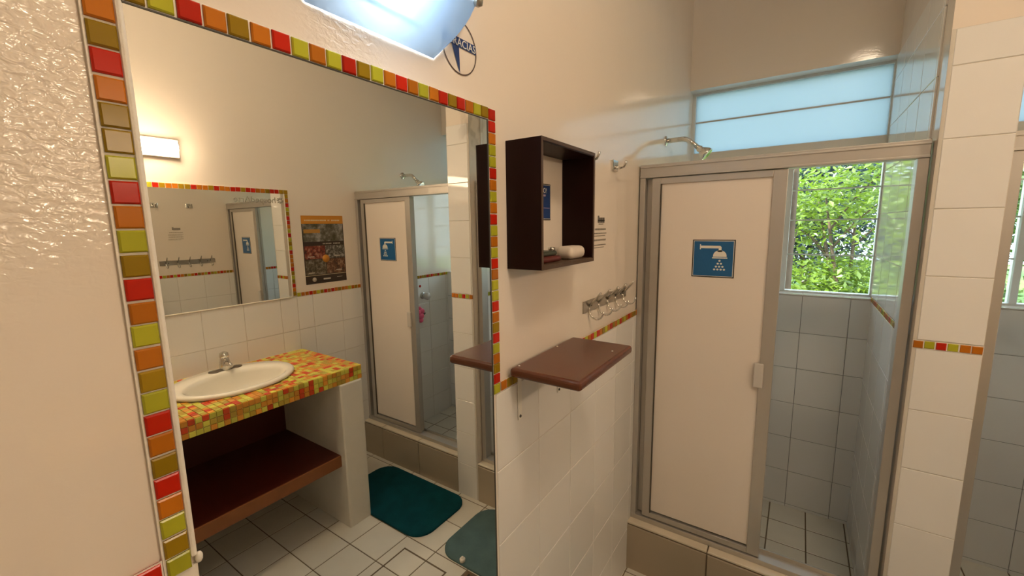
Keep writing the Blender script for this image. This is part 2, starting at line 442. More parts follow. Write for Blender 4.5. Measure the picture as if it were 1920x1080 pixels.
def window(name, x0, x1, posts, label):
    e = bpy.data.objects.new(name, None); COL.objects.link(e); e.location = ((x0+x1)/2, 3.0, 1.22); e['_e'] = 1
    props(e, label, kind='structure')
    yw = 3.0
    boxes('window_frame', [((x0, yw-0.02, 1.215), (x0+0.018, yw+0.03, 2.345)), ((x1-0.005, yw-0.02, 1.215), (x1, yw+0.03, 2.345)),
                           ((x0+0.018, yw-0.02, 1.215), (x1-0.005, yw+0.03, 1.228)), ((x0+0.018, yw-0.02, 2.332), (x1-0.005, yw+0.03, 2.345))], M_WFRAME, e)
    box('window_rail', (x0+0.018, yw-0.022, 1.968), (x1-0.005, yw+0.02, 2.008), M_RAIL, e)
    for p in posts: box('window_post', (p-0.012, yw-0.02, 1.228), (p+0.012, yw+0.03, 1.968), M_WFRAME, e, 0.002)
    zs = [1.228, 1.426, 1.61, 1.768, 1.968]
    for a, b in zip(zs, zs[1:]):
        pn = box('pane', (x0+0.018, yw-0.001, a+0.002), (x1-0.005, yw+0.003, b-0.002), M_CLEAR, e)
        if a > 1.3: box('pane_edge', (x0+0.018, yw-0.006, a-0.004), (x1-0.005, yw+0.006, a+0.003), M_PEDGE, pn)
    for a, b in ((2.008, 2.182), (2.186, 2.332)):
        box('frosted_pane', (x0+0.018, yw-0.003, a), (x1-0.005, yw+0.003, b), M_FROST, e)
    box('pane_joint', (x0+0.018, yw-0.006, 2.180), (x1-0.005, yw+0.004, 2.188), M_TAB, e)
    return e
window('window_1', 0.0, XP1, [0.512], 'louvred window with two frosted top panes behind the near shower')
window('window_2', XP2, W, [1.375], 'louvred window behind the far shower, partly hidden by the divider')

# ------------------------------------------------------------------ mirrors
def mirror_mat():
    m = mat('worn_mirror', (0.86, 0.865, 0.82, 1), 0.0, metal=1.0)
    nt = m.node_tree; b = nt.nodes['Principled BSDF']; tc = nt.nodes.new('ShaderNodeTexCoord')
    # clouded patches near the upper corner, with noisy outlines
    n = nt.nodes.new('ShaderNodeTexNoise'); n.inputs['Scale'].default_value = 26
    nt.links.new(tc.outputs['Object'], n.inputs['Vector'])
    vd = nt.nodes.new('ShaderNodeVectorMath'); vd.operation = 'DISTANCE'; vd.inputs[1].default_value = (0.0, 0.928, 1.797)
    nt.links.new(tc.outputs['Object'], vd.inputs[0])
    mr = nt.nodes.new('ShaderNodeMapRange'); mr.inputs['From Min'].default_value = 0.055; mr.inputs['From Max'].default_value = 0.03
    nt.links.new(vd.outputs['Value'], mr.inputs['Value'])
    ms = nt.nodes.new('ShaderNodeMapRange'); ms.inputs['From Min'].default_value = 0.5; ms.inputs['From Max'].default_value = 0.58
    nt.links.new(n.outputs['Fac'], ms.inputs['Value'])
    mu = nt.nodes.new('ShaderNodeMath'); mu.operation = 'MULTIPLY'
    nt.links.new(mr.outputs['Result'], mu.inputs[0]); nt.links.new(ms.outputs['Result'], mu.inputs[1])
    mx = nt.nodes.new('ShaderNodeMix'); mx.data_type = 'RGBA'
    mx.inputs['A'].default_value = (0.86, 0.865, 0.82, 1); mx.inputs['B'].default_value = (0.66, 0.65, 0.60, 1)
    nt.links.new(mu.outputs[0], mx.inputs['Factor']); nt.links.new(mx.outputs['Result'], b.inputs['Base Color'])
    return m
mA = thing('wall_mirror', (0, 0.675, 0.35), 'large wall mirror bordered by big red, orange and lime mosaic squares in the foreground', 'mirror')
box('glass', (0.0005, 0.379, 0.35), (0.0045, 0.9745, 1.8275), mirror_mat(), mA)
# dark reveal on the right side and top
boxes('glass_edge', [((0.0005, 0.9745, 0.35), (0.0058, 0.9765, 1.8275)), ((0.0005, 0.379, 1.8275), (0.0058, 0.9765, 1.829))], M_MEDGE, mA)
ZT = 1.8405
box('sealant_bead', (0.0005, 0.3725, 1.218), (0.0085, 0.3795, 1.829), M_SEAL, mA, 0.003, 2)
box('edge_strip', (0.0005, 0.352, 0.35), (0.004, 0.379, 1.2065), M_SEAL, mA); box('edge_strip', (0.0005, 0.9765, 0.35), (0.004, 0.9855, 1.2065), M_SEAL, mA)
bm = bmesh.new(); bmesh.ops.create_icosphere(bm, subdivisions=2, radius=0.0055, matrix=Matrix.Translation((0.004, 0.381, 1.213)) @ Matrix.Diagonal((0.7, 0.8, 1.4, 1)))
link('sealant_blob', bm_mesh('sealant_blob', bm, True), mA, M_SEAL)
boxes('frame_bed', [((0.0003, 0.3475, 1.2065), (0.0044, 0.3735, 1.8545)), ((0.0003, 0.9765, 1.2065), (0.0044, 1.0045, 1.8545)),
                    ((0.0003, 0.3735, 1.8292), (0.0044, 0.9765, 1.8545))], M_SEAL, mA)
SL = 'ovrovvlrolvrolovlrovrolvl'
ST = 'vlrovorlolrvlorolorvrolv'
SR = 'rrollrolorlolrollrovrlovrl'
def frame_tiles(par, fr, seq, pos, s=0.0225):
    for c, (u, v) in zip(seq, pos):
        put_tile('mosaic_tile', par, fr, u+rnd.uniform(-.0004, .0004), v+rnd.uniform(-.0005, .0005), s, s, 0.0075, 0.0016, MOS[c], n=0.0006, tilt=0.012)
ys = [ZT-(k)*0.0249 for k in range(0, 26)]
frame_tiles(mA, FA, 'r'+SL, [(0.3612, z) for z in ys])
frame_tiles(mA, FA, ST, [(0.3612+P*j, ZT+0.001) for j in range(1, 25)])
frame_tiles(mA, FA, SR, [(0.9902, ZT-k*0.02485) for k in range(26)])

mD = thing('wall_mirror', (W, 1.085, 1.2), 'smaller mosaic-framed mirror above the washbasin, with pale lettering in its upper corner', 'mirror')
box('glass', (W-0.012, 0.626, 1.203), (W-0.004, 1.5445, 1.802), M_MIRROR, mD)
box('backing', (W-0.004, 0.60, 1.201), (W-0.0003, 1.572, 1.828), M_SEAL, mD)
box('bottom_bead', (W-0.014, 0.60, 1.196), (W-0.0004, 1.546, 1.2035), M_SEAL, mD, 0.003)
box('edge_bead', (W-0.014, 1.544, 1.2035), (W-0.004, 1.5475, 1.803), M_SEAL, mD)
DT = 'vlvovrolvorv'+'vllrvoovvroovroorrvrroovrrv'
n_top = 38
frame_tiles(mD, FD, DT[::-1][:n_top], [(-(1.559-P*(k+1)), 1.8145) for k in range(n_top-1)])
frame_tiles(mD, FD, 'vvorlvrrolrlvlrooorvlvrov', [(-1.559, 1.8145-k*0.02495) for k in range(25)])
frame_tiles(mD, FD, rseq(25, 12), [(-0.613, 1.8145-k*0.02495) for k in range(25)])
# lettering on the far mirror
let = thing('mirror_lettering', (W-0.0125, 1.40, 1.745), 'pale grey lettering and round emblem stuck on the glass of the far mirror', 'sticker')
M_LETTER = mat('grey_lettering', (0.30, 0.28, 0.22, 1), 0.6)
me = text_mesh('hospedArte', 0.046)
o = link('lettering', me, None, M_LETTER); o.matrix_world = Fr((W-0.0125, 0, 0), (0, -1, 0), (0, 0, 1), (-1, 0, 0)).mtx(-1.497, 1.749)
o.scale = (0.93, 1.0, 1.0)
mw = o.matrix_world.copy(); o.parent = let; o.matrix_parent_inverse = Matrix.Translation(let.location).inverted(); o.matrix_basis = mw
bpy.context.view_layer.update()
bm = bmesh.new()
for k in range(8):
    a = k*math.pi/4
    add_tube(bm, [(W-0.0129, 1.520+0.006*math.cos(a), 1.764+0.006*math.sin(a)), (W-0.0129, 1.520+0.017*math.cos(a), 1.764+0.017*math.sin(a))], [0.0018, 0.0038], 6)
link('emblem', bm_mesh('emblem', bm), let, M_LETTER)

# ------------------------------------------------------------------ shower enclosures
def shower(x0, x1, door_side, label, dlabel):
    """door_side -1: door stands at low x, +1: at high x"""
    e = thing('shower_enclosure', ((x0+x1)/2, YC+0.06, 0.24), label, 'shower')
    yf, yr = 2.024, 2.078
    s = door_side
    X = (lambda d: x0+d) if s < 0 else (lambda d: x1-d)            # distance from the door-side wall
    def bx(name, d0, d1, ya, yb, z0, z1, m, par=e, bev=0.0015):
        a, b = sorted((X(d0), X(d1)))
        return box(name, (a, ya, z0), (b, yb, z1), m, par, bev)
    L = x1-x0
    h = bx('header_rail', 0.006, L-0.006, yf, yr, 1.789, 1.843, M_ALU)
    bx('header_groove', 0.006, L-0.006, yf-0.003, yf+0.004, 1.829, 1.8345, M_ALU, h, 0.001)
    bx('header_lip', 0.006, L-0.006, yf-0.0035, yf+0.004, 1.7895, 1.797, M_ALU, h, 0.001)
    bx('jamb', 0.006, 0.028, yf, yr, 0.24, 1.789, M_ALU)
    bx('jamb', L-0.033, L-0.006, yf, yr, 0.24, 1.789, M_ALU)
    t = bx('bottom_track', 0.006, L-0.006, yf-0.004, yr+0.01, 0.24, 0.262, M_ALU)
    bx('track_rail', 0.028, L-0.033, yr-0.008, yr+0.0, 0.262, 0.278, M_STEEL, t, 0.001)
    # two sliding panels parked one behind the other
    def door(d0, d1, ya, front):
        a, b = sorted((X(d0), X(d1)))
        d = bx('sliding_door', d0+0.03, d1-0.03, ya+0.007, ya+0.013, 0.298, 1.764, M_DOOR)
        bx('stile', d0, d0+0.034, ya, ya+0.02, 0.266, 1.787, M_ALU, d)
        bx('stile', d1-0.044, d1, ya, ya+0.02, 0.266, 1.787, M_ALU, d)
        bx('door_rail', d0+0.034, d1-0.044, ya, ya+0.02, 1.762, 1.787, M_ALU, d)
        bx('door_rail', d0+0.034, d1-0.044, ya, ya+0.02, 0.266, 0.290, M_ALU, d)
        if front:
            bx('glazing_bead', d0+0.034, d0+0.038, ya-0.002, ya+0.01, 0.290, 1.762, M_ALUD, d, 0)
            bx('handle', d1-0.062, d1-0.03, ya-0.012, ya+0.0, 0.975, 1.07, M_TAB, d, 0.003)
        return d
    door(0.056, 0.527, yf+0.004, True)
    door(0.0285, 0.515, yf+0.031, False)
    # pictogram sign on the front panel
    sg = thing('shower_sign', (X(0.299), yf+0.0105, 1.39), dlabel, 'sign')
    sx = X(0.299); yS = yf+0.0115
    bx2 = lambda nm, u0, u1, z0, z1, dep, m, bev=0.0: box(nm, (sx+u0, yS-dep, z0), (sx+u1, yS, z1), m, sg, bev)
    bx2('panel', -0.0765, 0.0765, 1.389, 1.537, 0.002, M_BLACK, 0.0008)
    bx2('border', -0.0725, 0.0725, 1.393, 1.533, 0.0026, M_SIGNW)
    bx2('field', -0.0705, 0.0705, 1.395, 1.531, 0.0032, M_BLUE)
    bm = bmesh.new()
    def poly(pts):
        vs2 = [bm.verts.new((sx+px, yS-0.0038, pz)) for px, pz in pts]; vs3 = [bm.verts.new((sx+px, yS-0.003, pz)) for px, pz in pts]
        bm.faces.new(vs2)
        for k in range(len(pts)): bm.faces.new((vs2[k], vs2[(k+1) % len(pts)], vs3[(k+1) % len(pts)], vs3[k]))
    poly([(-0.049, 1.499), (-0.0455, 1.499), (-0.0455, 1.519), (-0.049, 1.519)])
    poly([(-0.046, 1.5035), (0.019, 1.5035), (0.019, 1.495), (0.029, 1.495), (0.029, 1.508), (0.024, 1.5135), (-0.046, 1.5135)])
    dome = [(0.024+0.024*math.cos(a), 1.471+0.025*math.sin(a)**0.8) for a in [math.pi*k/14 for k in range(15)]]
    poly([(0.016, 1.496), (0.032, 1.496), (0.032, 1.49), (0.016, 1.49)])
    poly(dome)
    poly([(-0.003, 1.4645), (0.051, 1.4645), (0.051, 1.4685), (-0.003, 1.4685)])
    for row, cnt in enumerate((1, 2, 3, 4)):
        for k in range(cnt):
            cx_, cz_ = 0.024+(k-(cnt-1)/2)*0.0115, 1.4555-row*0.0115
            poly([(cx_+0.0042*math.cos(q), cz_+0.0038*math.sin(q)) for q in [2*math.pi*j/8 for j in range(8)]])
    link('pictogram', bm_mesh('pictogram', bm), sg, M_SIGNW)
    return e
shower(0.0, XP1, -1, 'aluminium shower enclosure with white sliding door beside the folding wall shelf',
       'blue shower pictogram sign on the near white sliding door')
shower(XP2, W, 1, 'aluminium shower enclosure beside the poster and washbasin, seen in the mirror',
       'blue shower pictogram sign on the shower door seen beside the poster in the mirror')

def shower_head(x, s, y, z, label):
    e = thing('wall_shower', (x, y, z), label, 'shower head')
    lathe('flange', [(0, 0), (0.024, 0), (0.024, 0.004), (0.012, 0.009), (0, 0.009)], (x, y, z), (s, 0, 0), M_CHROME, e)
    pts = [(x+s*0.002, y, z), (x+s*0.06, y, z)]
    for k in range(6):
        a = k/5*0.72; pts.append((x+s*(0.078+0.05*math.sin(a)), y, z-0.05*(1-math.cos(a))))
    d = Vector((s*math.cos(0.72), 0, -math.sin(0.72)))
    pts.append(tuple(Vector(pts[-1])+d*0.055))
    tube('arm', pts, 0.0115, M_CHROME, e, 12)
    end = Vector(pts[-1])
    lathe('nozzle', [(0, -0.004), (0.012, -0.004), (0.016, 0.006), (0.013, 0.014), (0.020, 0.022), (0.031, 0.042), (0.031, 0.052), (0.026, 0.054), (0, 0.05)], end, d, M_CHROME, e)
    return e
shower_head(0.0, 1, 2.42, 2.0, 'chrome shower head on its arm above the near shower enclosure')
shower_head(W, -1, 2.455, 1.983, 'chrome shower head above the shower seen in the mirror')

v = thing('shower_valve', (W, 2.60, 1.055), 'round grey shower tap handle on the tiled wall inside the far shower', 'tap')
lathe('escutcheon', [(0, 0), (0.028, 0), (0.026, 0.01), (0.016, 0.014), (0, 0.014)], (W-0.005, 2.60, 1.055), (-1, 0, 0), M_STEEL, v)
lathe('knob', [(0.013, 0.01), (0.013, 0.028), (0.028, 0.034), (0.030, 0.06), (0.024, 0.068), (0, 0.068)], (W-0.005, 2.60, 1.055), (-1, 0, 0), M_TAB, v, 10)
o = lathe('red_dot', [(0, 0), (0.011, 0), (0.011, 0.0015), (0, 0.0015)], (W-0.0052, 2.575, 1.135), (-1, 0, 0), M_RED)
props(o, 'small round red dot stuck on the tiles above the tap in the far shower', 'sticker')
# pink scrub hanging on a hook
pk = thing('pink_scrubber', (W-0.005, 2.545, 0.87), 'pink plastic scrubber hanging on the tiled wall inside the far shower', 'scrubber')
bm = bmesh.new()
for k, (dy, dz, r) in enumerate(((0, 0.0, 0.028), (0.012, 0.035, 0.026), (-0.014, 0.03, 0.022), (0.004, -0.035, 0.022), (0.0, 0.06, 0.016))):
    bmesh.ops.create_icosphere(bm, subdivisions=2, radius=r, matrix=Matrix.Translation((W-0.005-r*0.9, 2.545+dy, 0.90+dz)))
link('body', bm_mesh('body', bm, True), pk, M_PINK)
tube('hook', [(W-0.005, 2.565, 0.915), (W-0.055, 2.565, 0.915), (W-0.06, 2.565, 0.925)], 0.005, M_BLACK, pk, 8)

# ------------------------------------------------------------------ lamps
def bulbmat(name, col, st):
    m = mat(name, (0.9, 0.9, 0.9, 1), 0.4); b = m.node_tree.nodes['Principled BSDF']
    b.inputs['Emission Color'].default_value = col; b.inputs['Emission Strength'].default_value = st; return m
lampA = thing('wall_lamp', (0, 0.70, 1.905), 'wall lamp with a bowed frosted blue-white glass shade above the large mirror', 'lamp')
def shade_mat():
    m = bpy.data.materials.new('frosted_shade'); m.use_nodes = True; nt = m.node_tree
    nt.nodes.remove(nt.nodes['Principled BSDF']); out = nt.nodes['Material Output']
    tr = nt.nodes.new('ShaderNodeBsdfTranslucent'); tr.inputs['Color'].default_value = (0.030, 0.050, 0.080, 1)
    df = nt.nodes.new('ShaderNodeBsdfDiffuse'); df.inputs['Color'].default_value = (0.46, 0.54, 0.58, 1)
    tp = nt.nodes.new('ShaderNodeBsdfTransparent'); tp.inputs['Color'].default_value = (0.85, 0.93, 1.0, 1)
    gl = nt.nodes.new('ShaderNodeBsdfGlossy'); gl.inputs['Roughness'].default_value = 0.25
    m0 = nt.nodes.new('ShaderNodeMixShader'); m0.inputs[0].default_value = 0.5
    m1 = nt.nodes.new('ShaderNodeMixShader'); m1.inputs[0].default_value = 0.04
    m2 = nt.nodes.new('ShaderNodeMixShader'); m2.inputs[0].default_value = 0.06
    nt.links.new(tr.outputs[0], m0.inputs[1]); nt.links.new(df.outputs[0], m0.inputs[2])
    nt.links.new(m0.outputs[0], m1.inputs[1]); nt.links.new(tp.outputs[0], m1.inputs[2])
    nt.links.new(m1.outputs[0], m2.inputs[1]); nt.links.new(gl.outputs[0], m2.inputs[2])
    nt.links.new(m2.outputs[0], out.inputs['Surface']); return m
bm = bmesh.new(); NU, NT = 28, 12; rows = []
for j in range(NT+1):
    t = j/NT; z = 1.906+0.165*t
    h = 0.122+0.086*math.sin(min(1, t*1.25)*math.pi/2)
    dpt = 0.0005+0.1015*math.sin(min(1, t*1.15)*math.pi/2)**0.75
    row = []
    for i in range(NU+1):
        a = math.pi*i/NU
        cu_, su_ = math.cos(a), math.sin(a)
        row.append(bm.verts.new((0.0008+dpt*abs(su_)**0.75, 0.70-h*(abs(cu_)**0.8)*(1 if cu_ > 0 else -1), z)))
    rows.append(row)
for a, b in zip(rows, rows[1:]):
    for i in range(NU): bm.faces.new((a[i], a[i+1], b[i+1], b[i])).smooth = True
link('shade', bm_mesh('shade', bm, True), lampA, shade_mat())
bm = bmesh.new(); add_lathe(bm, [(0, -0.05), (0.025, -0.046), (0.036, -0.025), (0.038, 0), (0.036, 0.025), (0.025, 0.046), (0, 0.05)], axis_m(Vector((0.052, 0.705, 2.0)), (0, 1, 0)), 20)
link('bulb', bm_mesh('bulb', bm), lampA, bulbmat('cool_bulb', (0.80, 0.91, 1.0, 1), LAMP_NEAR))
box('wall_plate', (0.0003, 0.62, 1.95), (0.008, 0.78, 2.06), M_SIGNW, lampA, 0.002)
for yy in (0.536, 0.864):
    lathe('knob', [(0.004, -0.02), (0.004, 0.004), (0.0095, 0.006), (0.011, 0.012), (0.0085, 0.019), (0, 0.021)], (0.060, yy, 2.004), (0.9, 0.8 if yy > 0.7 else -0.8, 0.0), M_STEEL, lampA, 16)

lampD = thing('wall_light', (W, 0.80, 1.95), 'glowing horizontal tube light on the wall above the far mirror', 'lamp')
bm = bmesh.new(); add_box(bm, (W-0.075, 0.56, 1.955), (W-0.018, 1.047, 2.013), 0.018, 3)
link('diffuser', bm_mesh('diffuser', bm), lampD, bulbmat('warm_tube', (1.0, 0.77, 0.54, 1), LAMP_FAR))
box('base_plate', (W-0.018, 0.55, 1.944), (W-0.0003, 1.057, 2.024), M_SIGNW, lampD)
box('added_glow_lip', (W-0.027, 0.55, 2.0135), (W-0.018, 1.057, 2.024), M_SIGNW, lampD); box('added_glow_lip', (W-0.027, 0.55, 1.944), (W-0.018, 1.057, 1.9545), M_SIGNW, lampD)  # lips and caps added to hold the tube's glow off the wall
box('added_glow_cap', (W-0.027, 1.0475, 1.9545), (W-0.018, 1.057, 2.0135), M_SIGNW, lampD); box('added_glow_cap', (W-0.027, 0.55, 1.9545), (W-0.018, 0.5595, 2.0135), M_SIGNW, lampD)

cl = thing('added_ceiling_lamp', (1.0, 0.72, H), 'added round ceiling lamp, out of view, brightening the room', 'lamp')  # added unseen lamp that lifts the light in the lower room
lathe('diffuser', [(0.0, 0.085), (0.08, 0.078), (0.14, 0.05), (0.165, 0.012), (0.165, 0.0)], (1.0, 0.72, H-0.0005), (0, 0, -1), bulbmat('added_warm_diffuser', (1.0, 0.80, 0.57, 1), LAMP_ADDED), cl, 28)
lathe('rim', [(0.166, 0.0), (0.18, 0.0), (0.18, 0.014), (0.166, 0.016)], (1.0, 0.72, H-0.0005), (0, 0, -1), M_SIGNW, cl, 28)
# round thank-you sticker beside the lamp
st = thing('round_sticker', (0.0005, 0.905, 1.897), 'round blue and white wall sticker half hidden behind the wall lamp', 'sticker')
cy_, cz_, R = 0.897, 1.949, 0.051
bm = bmesh.new(); N = 48
for k in range(N):
    a, b = 2*math.pi*k/N, 2*math.pi*(k+1)/N
    bm.faces.new([bm.verts.new((0.0012, cy_+r*math.cos(q), cz_+r*math.sin(q))) for r, q in ((R, a), (R, b), (R-0.0026, b), (R-0.0026, a))])
link('ring', bm_mesh('ring', bm), st, mat('ring_brown', (0.10, 0.07, 0.06, 1), 0.5))
bm = bmesh.new()
def flat(pts, x=0.0014): bm.faces.new([bm.verts.new((x, y_, z_)) for y_, z_ in pts])
flat([(cy_-R*0.97, cz_-0.0005), (cy_+R*0.97, cz_-0.0005), (cy_+R*0.96, cz_+0.017), (cy_-R*0.96, cz_+0.017)])
flat([(cy_-0.024, cz_), (cy_-0.003, cz_), (cy_-0.002, cz_-0.0495)])
link('band', bm_mesh('band', bm), st, M_NAVY)
me = text_mesh('GRACIAS', 0.0205, 0.0002)
o = link('lettering', me, None, M_SIGNW); o.parent = st; o.matrix_parent_inverse = Matrix.Translation(st.location).inverted()
tw = max(v_.co.x for v_ in me.vertices)
o.matrix_basis = FA.mtx(cy_+0.047-tw, cz_+0.0012, 0.002)

# ------------------------------------------------------------------ things on the left wall
bx_ = thing('wall_box', (0, 1.195, 1.50), 'dark brown open wooden box shelf on the wall right of the large mirror', 'shelf')
ya, yb, za, zb_, dp, th = 1.048, 1.342, 1.5, 1.796, 0.095, 0.011
box('side_panel', (0.0003, ya, za), (dp, ya+th, zb_), M_DARKWOOD, bx_, 0.001)
box('side_panel', (0.0003, yb-th, za), (dp, yb, zb_), M_DARKWOOD, bx_, 0.001)
box('top_panel', (0.0003, ya+th, zb_-th), (dp, yb-th, zb_), M_DARKWOOD, bx_, 0.001)
box('bottom_panel', (0.0003, ya+th, za), (dp, yb-th, za+th), M_DWEDGE, bx_, 0.001)
boxes('front_edge', [((dp, ya+0.0005, za), (dp+0.0012, ya+th-0.003, zb_)), ((dp, ya+th-0.003, za), (dp+0.0012, yb, za+0.009)),
                     ((dp, yb-0.008, za+0.009), (dp+0.0012, yb, zb_-0.008)), ((dp, ya+th-0.003, zb_-0.008), (dp+0.0012, yb, zb_))], M_DWEDGE, bx_)
# soap
bm = bmesh.new(); add_box(bm, (0.034, 1.224, za+th+0.0003), (0.086, 1.312, za+th+0.035), 0.0150, 4)
o = link('soap_bar', bm_mesh('soap_bar', bm, True), None, M_SOAP); props(o, 'pale rounded soap bar lying in the wooden wall box', 'soap')
# jar
j = thing('glass_jar', (0.035, 1.205, za+th), 'tiny grey-green glass jar standing beside the soap in the wall box', 'jar')
lathe('body', [(0, 0.0003), (0.010, 0.0003), (0.012, 0.004), (0.012, 0.018), (0.008, 0.023), (0.008, 0.025)], (0.035, 1.205, za+th), (0, 0, 1), M_GLASSJ, j, 14)
lathe('lid', [(0, 0.024), (0.0095, 0.024), (0.0095, 0.033), (0, 0.034)], (0.035, 1.205, za+th), (0, 0, 1), M_STEEL, j, 14)
# pouch
pch = thing('zip_pouch', (0.04, 1.125, za+th), 'small dark red zip pouch lying in the wooden wall box', 'pouch')
bm = bmesh.new(); add_box(bm, (0.012, 1.066, za+th+0.0003), (0.075, 1.186, za+th+0.015), 0.006, 3); link('body', bm_mesh('body', bm, True), pch, M_POUCH)
bm = bmesh.new(); add_box(bm, (0.016, 1.068, za+th+0.015), (0.066, 1.180, za+th+0.027), 0.005, 3); link('flap', bm_mesh('flap', bm, True), pch, M_POUCHG)
# blue notice behind the open box
nt_ = thing('blue_notice', (0.0005, 1.20, 1.617), 'small blue notice on the wall inside the wooden box shelf', 'sign')
box('panel', (0.0003, 1.139, 1.616), (0.0012, 1.260, 1.712), M_BLACK, nt_)
box('border', (0.0012, 1.142, 1.619), (0.0015, 1.2575, 1.7095), M_SIGNW, nt_)
box('field', (0.0015, 1.1432, 1.6202), (0.0018, 1.2563, 1.7083), M_NAVY, nt_)
o = link('lettering', text_mesh('NO!', 0.019, 0.0002), None, M_SIGNW); o.parent = nt_; o.matrix_parent_inverse = Matrix.Translation(nt_.location).inverted()
o.matrix_basis = FA.mtx(1.2035, 1.688, 0.0022)
boxes('printed_lines', [((0.0018, 1.205, 1.679), (0.0021, 1.232, 1.684)), ((0.0018, 1.145, 1.6475), (0.0021, 1.254, 1.649))], mat('pale_print', (0.40, 0.30, 0.42, 1), 0.5), nt_)
# printed house rules straight on the wall
pn = thing('wall_notice', (0.0005, 1.62, 1.515), 'small transparent printed notice on the wall between wall box and shower', 'sign')
bm = bmesh.new()
for k in range(9):
    y_ = 1.595+k*0.0068
    add_box(bm, (0.0003, y_, 1.608), (0.0009, y_+0.0034, 1.626+(0.006 if k in (0, 1) else 0.0)))
add_box(bm, (0.0003, 1.597, 1.614), (0.0009, 1.655, 1.6175))
link('heading', bm_mesh('heading', bm), pn, M_BLACK)
bm = bmesh.new()
for z_, h_, a, b in ((1.602, 0.003, 1.603, 1.642), (1.583, 0.006, 1.572, 1.668), (1.570, 0.004, 1.565, 1.672), (1.562, 0.003, 1.565, 1.662), (1.546, 0.006, 1.565, 1.668), (1.530, 0.004, 1.562, 1.668), (1.522, 0.003, 1.562, 1.650)):
    y_ = a; r_ = random.Random(int(z_*1000))
    while y_ < b:
        w_ = r_.uniform(0.004, 0.014); add_box(bm, (0.0003, y_, z_), (0.0009, min(b, y_+w_), z_+h_)); y_ += w_+0.0025
link('printed_lines', bm_mesh('printed_lines', bm), pn, M_GREYP)

def robe_hook(y, z, label):
    e = thing('robe_hook', (0, y, z), label, 'hook', 'single robe hooks on the left wall')
    box('back_plate', (0.0003, y-0.026, z-0.019), (0.008, y+0.026, z+0.019), M_CHROME, e, 0.003)
    tube('prong', [(0.006, y, z-0.004), (0.022, y, z-0.010), (0.036, y, z-0.006), (0.043, y, z+0.006), (0.045, y, z+0.014)], [0.006, 0.0055, 0.005, 0.0045, 0.004], M_CHROME, e, 10)
    return e
robe_hook(1.492, 1.812, 'chrome robe hook peeping out behind the right side of the wooden wall box')
robe_hook(1.735, 1.812, 'chrome robe hook on the wall nearest the shower enclosure')

hr = thing('hook_rail', (0, 1.68, 1.30), 'steel wall rail with five double coat hooks above the mosaic band', 'hook rail')
box('back_plate', (0.0003, 1.478, 1.311), (0.004, 1.888, 1.351), M_STEEL, hr, 0.001)
for k in range(5):
    y_ = 1.522+k*0.082
    h_ = tube('hook', [(0.004, y_, 1.331), (0.02, y_, 1.348), (0.036, y_, 1.366), (0.046, y_, 1.378)], [0.0042, 0.004, 0.0038, 0.0038], M_STEEL, hr, 8)
    pts = [(0.004, y_, 1.325)]
    for q in range(11):
        a = math.pi*(1.02-1.0*q/10)
        pts.append((0.030+0.026*math.cos(a), y_, 1.318-0.030*math.sin(a)))
    tube('lower_prong', pts, 0.0036, M_CHROME, h_, 8)
for y_ in (1.54, 1.826): lathe('screw', [(0, 0), (0.004, 0), (0.003, 0.002), (0, 0.002)], (0.004, y_, 1.331), (1, 0, 0), M_BLACK, hr, 10)

fsf = thing('folding_shelf', (0, 1.21, 1.11), 'brown varnished wooden shelf board on steel brackets below the wall box', 'shelf')
bm = bmesh.new(); add_box(bm, (0.009, 1.036, 1.234), (0.200, 1.386, 1.2575), 0.0085, 3)
link('board', bm_mesh('board', bm), fsf, M_BROWN)
for y_ in (1.084, 1.298):
    b_ = boxes('bracket', [((0.006, y_-0.008, 1.105), (0.009, y_+0.008, 1.2335)), ((0.009, y_-0.008, 1.2305), (0.13, y_+0.008, 1.2335))], M_SIGNW, fsf, 0.0005)
    lathe('screw', [(0, 0), (0.0042, 0), (0.0035, 0.002), (0, 0.0022)], (0.009, y_, 1.114), (1, 0, 0), M_BLACK, b_, 10)
for (x_, y_) in ((0.022, 1.062), (0.022, 1.262), (0.172, 1.30)):
    lathe('board_screw', [(0, 0), (0.0028, 0), (0.002, 0.0012), (0, 0.0013)], (x_, y_, 1.2575), (0, 0, 1), M_SIGNW, fsf, 8)

# ------------------------------------------------------------------ vanity, basin, tap (seen in the mirror)
van = thing('vanity_unit', (1.63, 1.0, 0), 'masonry vanity with colourful mosaic counter, plaster leg and maroon shelf', 'vanity')
VX, VY0, VY1, VZ = 1.340, 0.42, 1.566, 0.880
BC, BA, BB = (1.650, 1.082), 0.222, 0.268       # basin centre, semi axes x, y
# slab with an oval hole
bm = bmesh.new(); N = 48
hole = [(BC[0]+0.90*BA*math.cos(2*math.pi*k/N), BC[1]+0.92*BB*math.sin(2*math.pi*k/N)) for k in range(N)]
def sq(a):
    c, s = math.cos(a), math.sin(a)
    lim = []
    if c > 1e-6: lim.append((W-0.006-BC[0])/c)
    if c < -1e-6: lim.append((VX-BC[0])/c)
    if s > 1e-6: lim.append((VY1-BC[1])/s)
    if s < -1e-6: lim.append((VY0-BC[1])/s)
    r = min(lim); return (BC[0]+r*c, BC[1]+r*s)
angs = sorted(set([2*math.pi*k/N for k in range(N)]+[math.atan2(y-BC[1], x-BC[0]) % (2*math.pi) for x in (VX, W-0.006) for y in (VY0, VY1)]))
inn = [(BC[0]+0.90*BA*math.cos(a), BC[1]+0.92*BB*math.sin(a)) for a in angs]; out_ = [sq(a) for a in angs]
ZA, ZBt = VZ-0.0745, VZ-0.006
def ring(L, z): return [bm.verts.new((x, y, z)) for x, y in L]
it, ot, ib, ob = ring(inn, ZBt), ring(out_, ZBt), ring(inn, ZA), ring(out_, ZA)
n_ = len(angs)
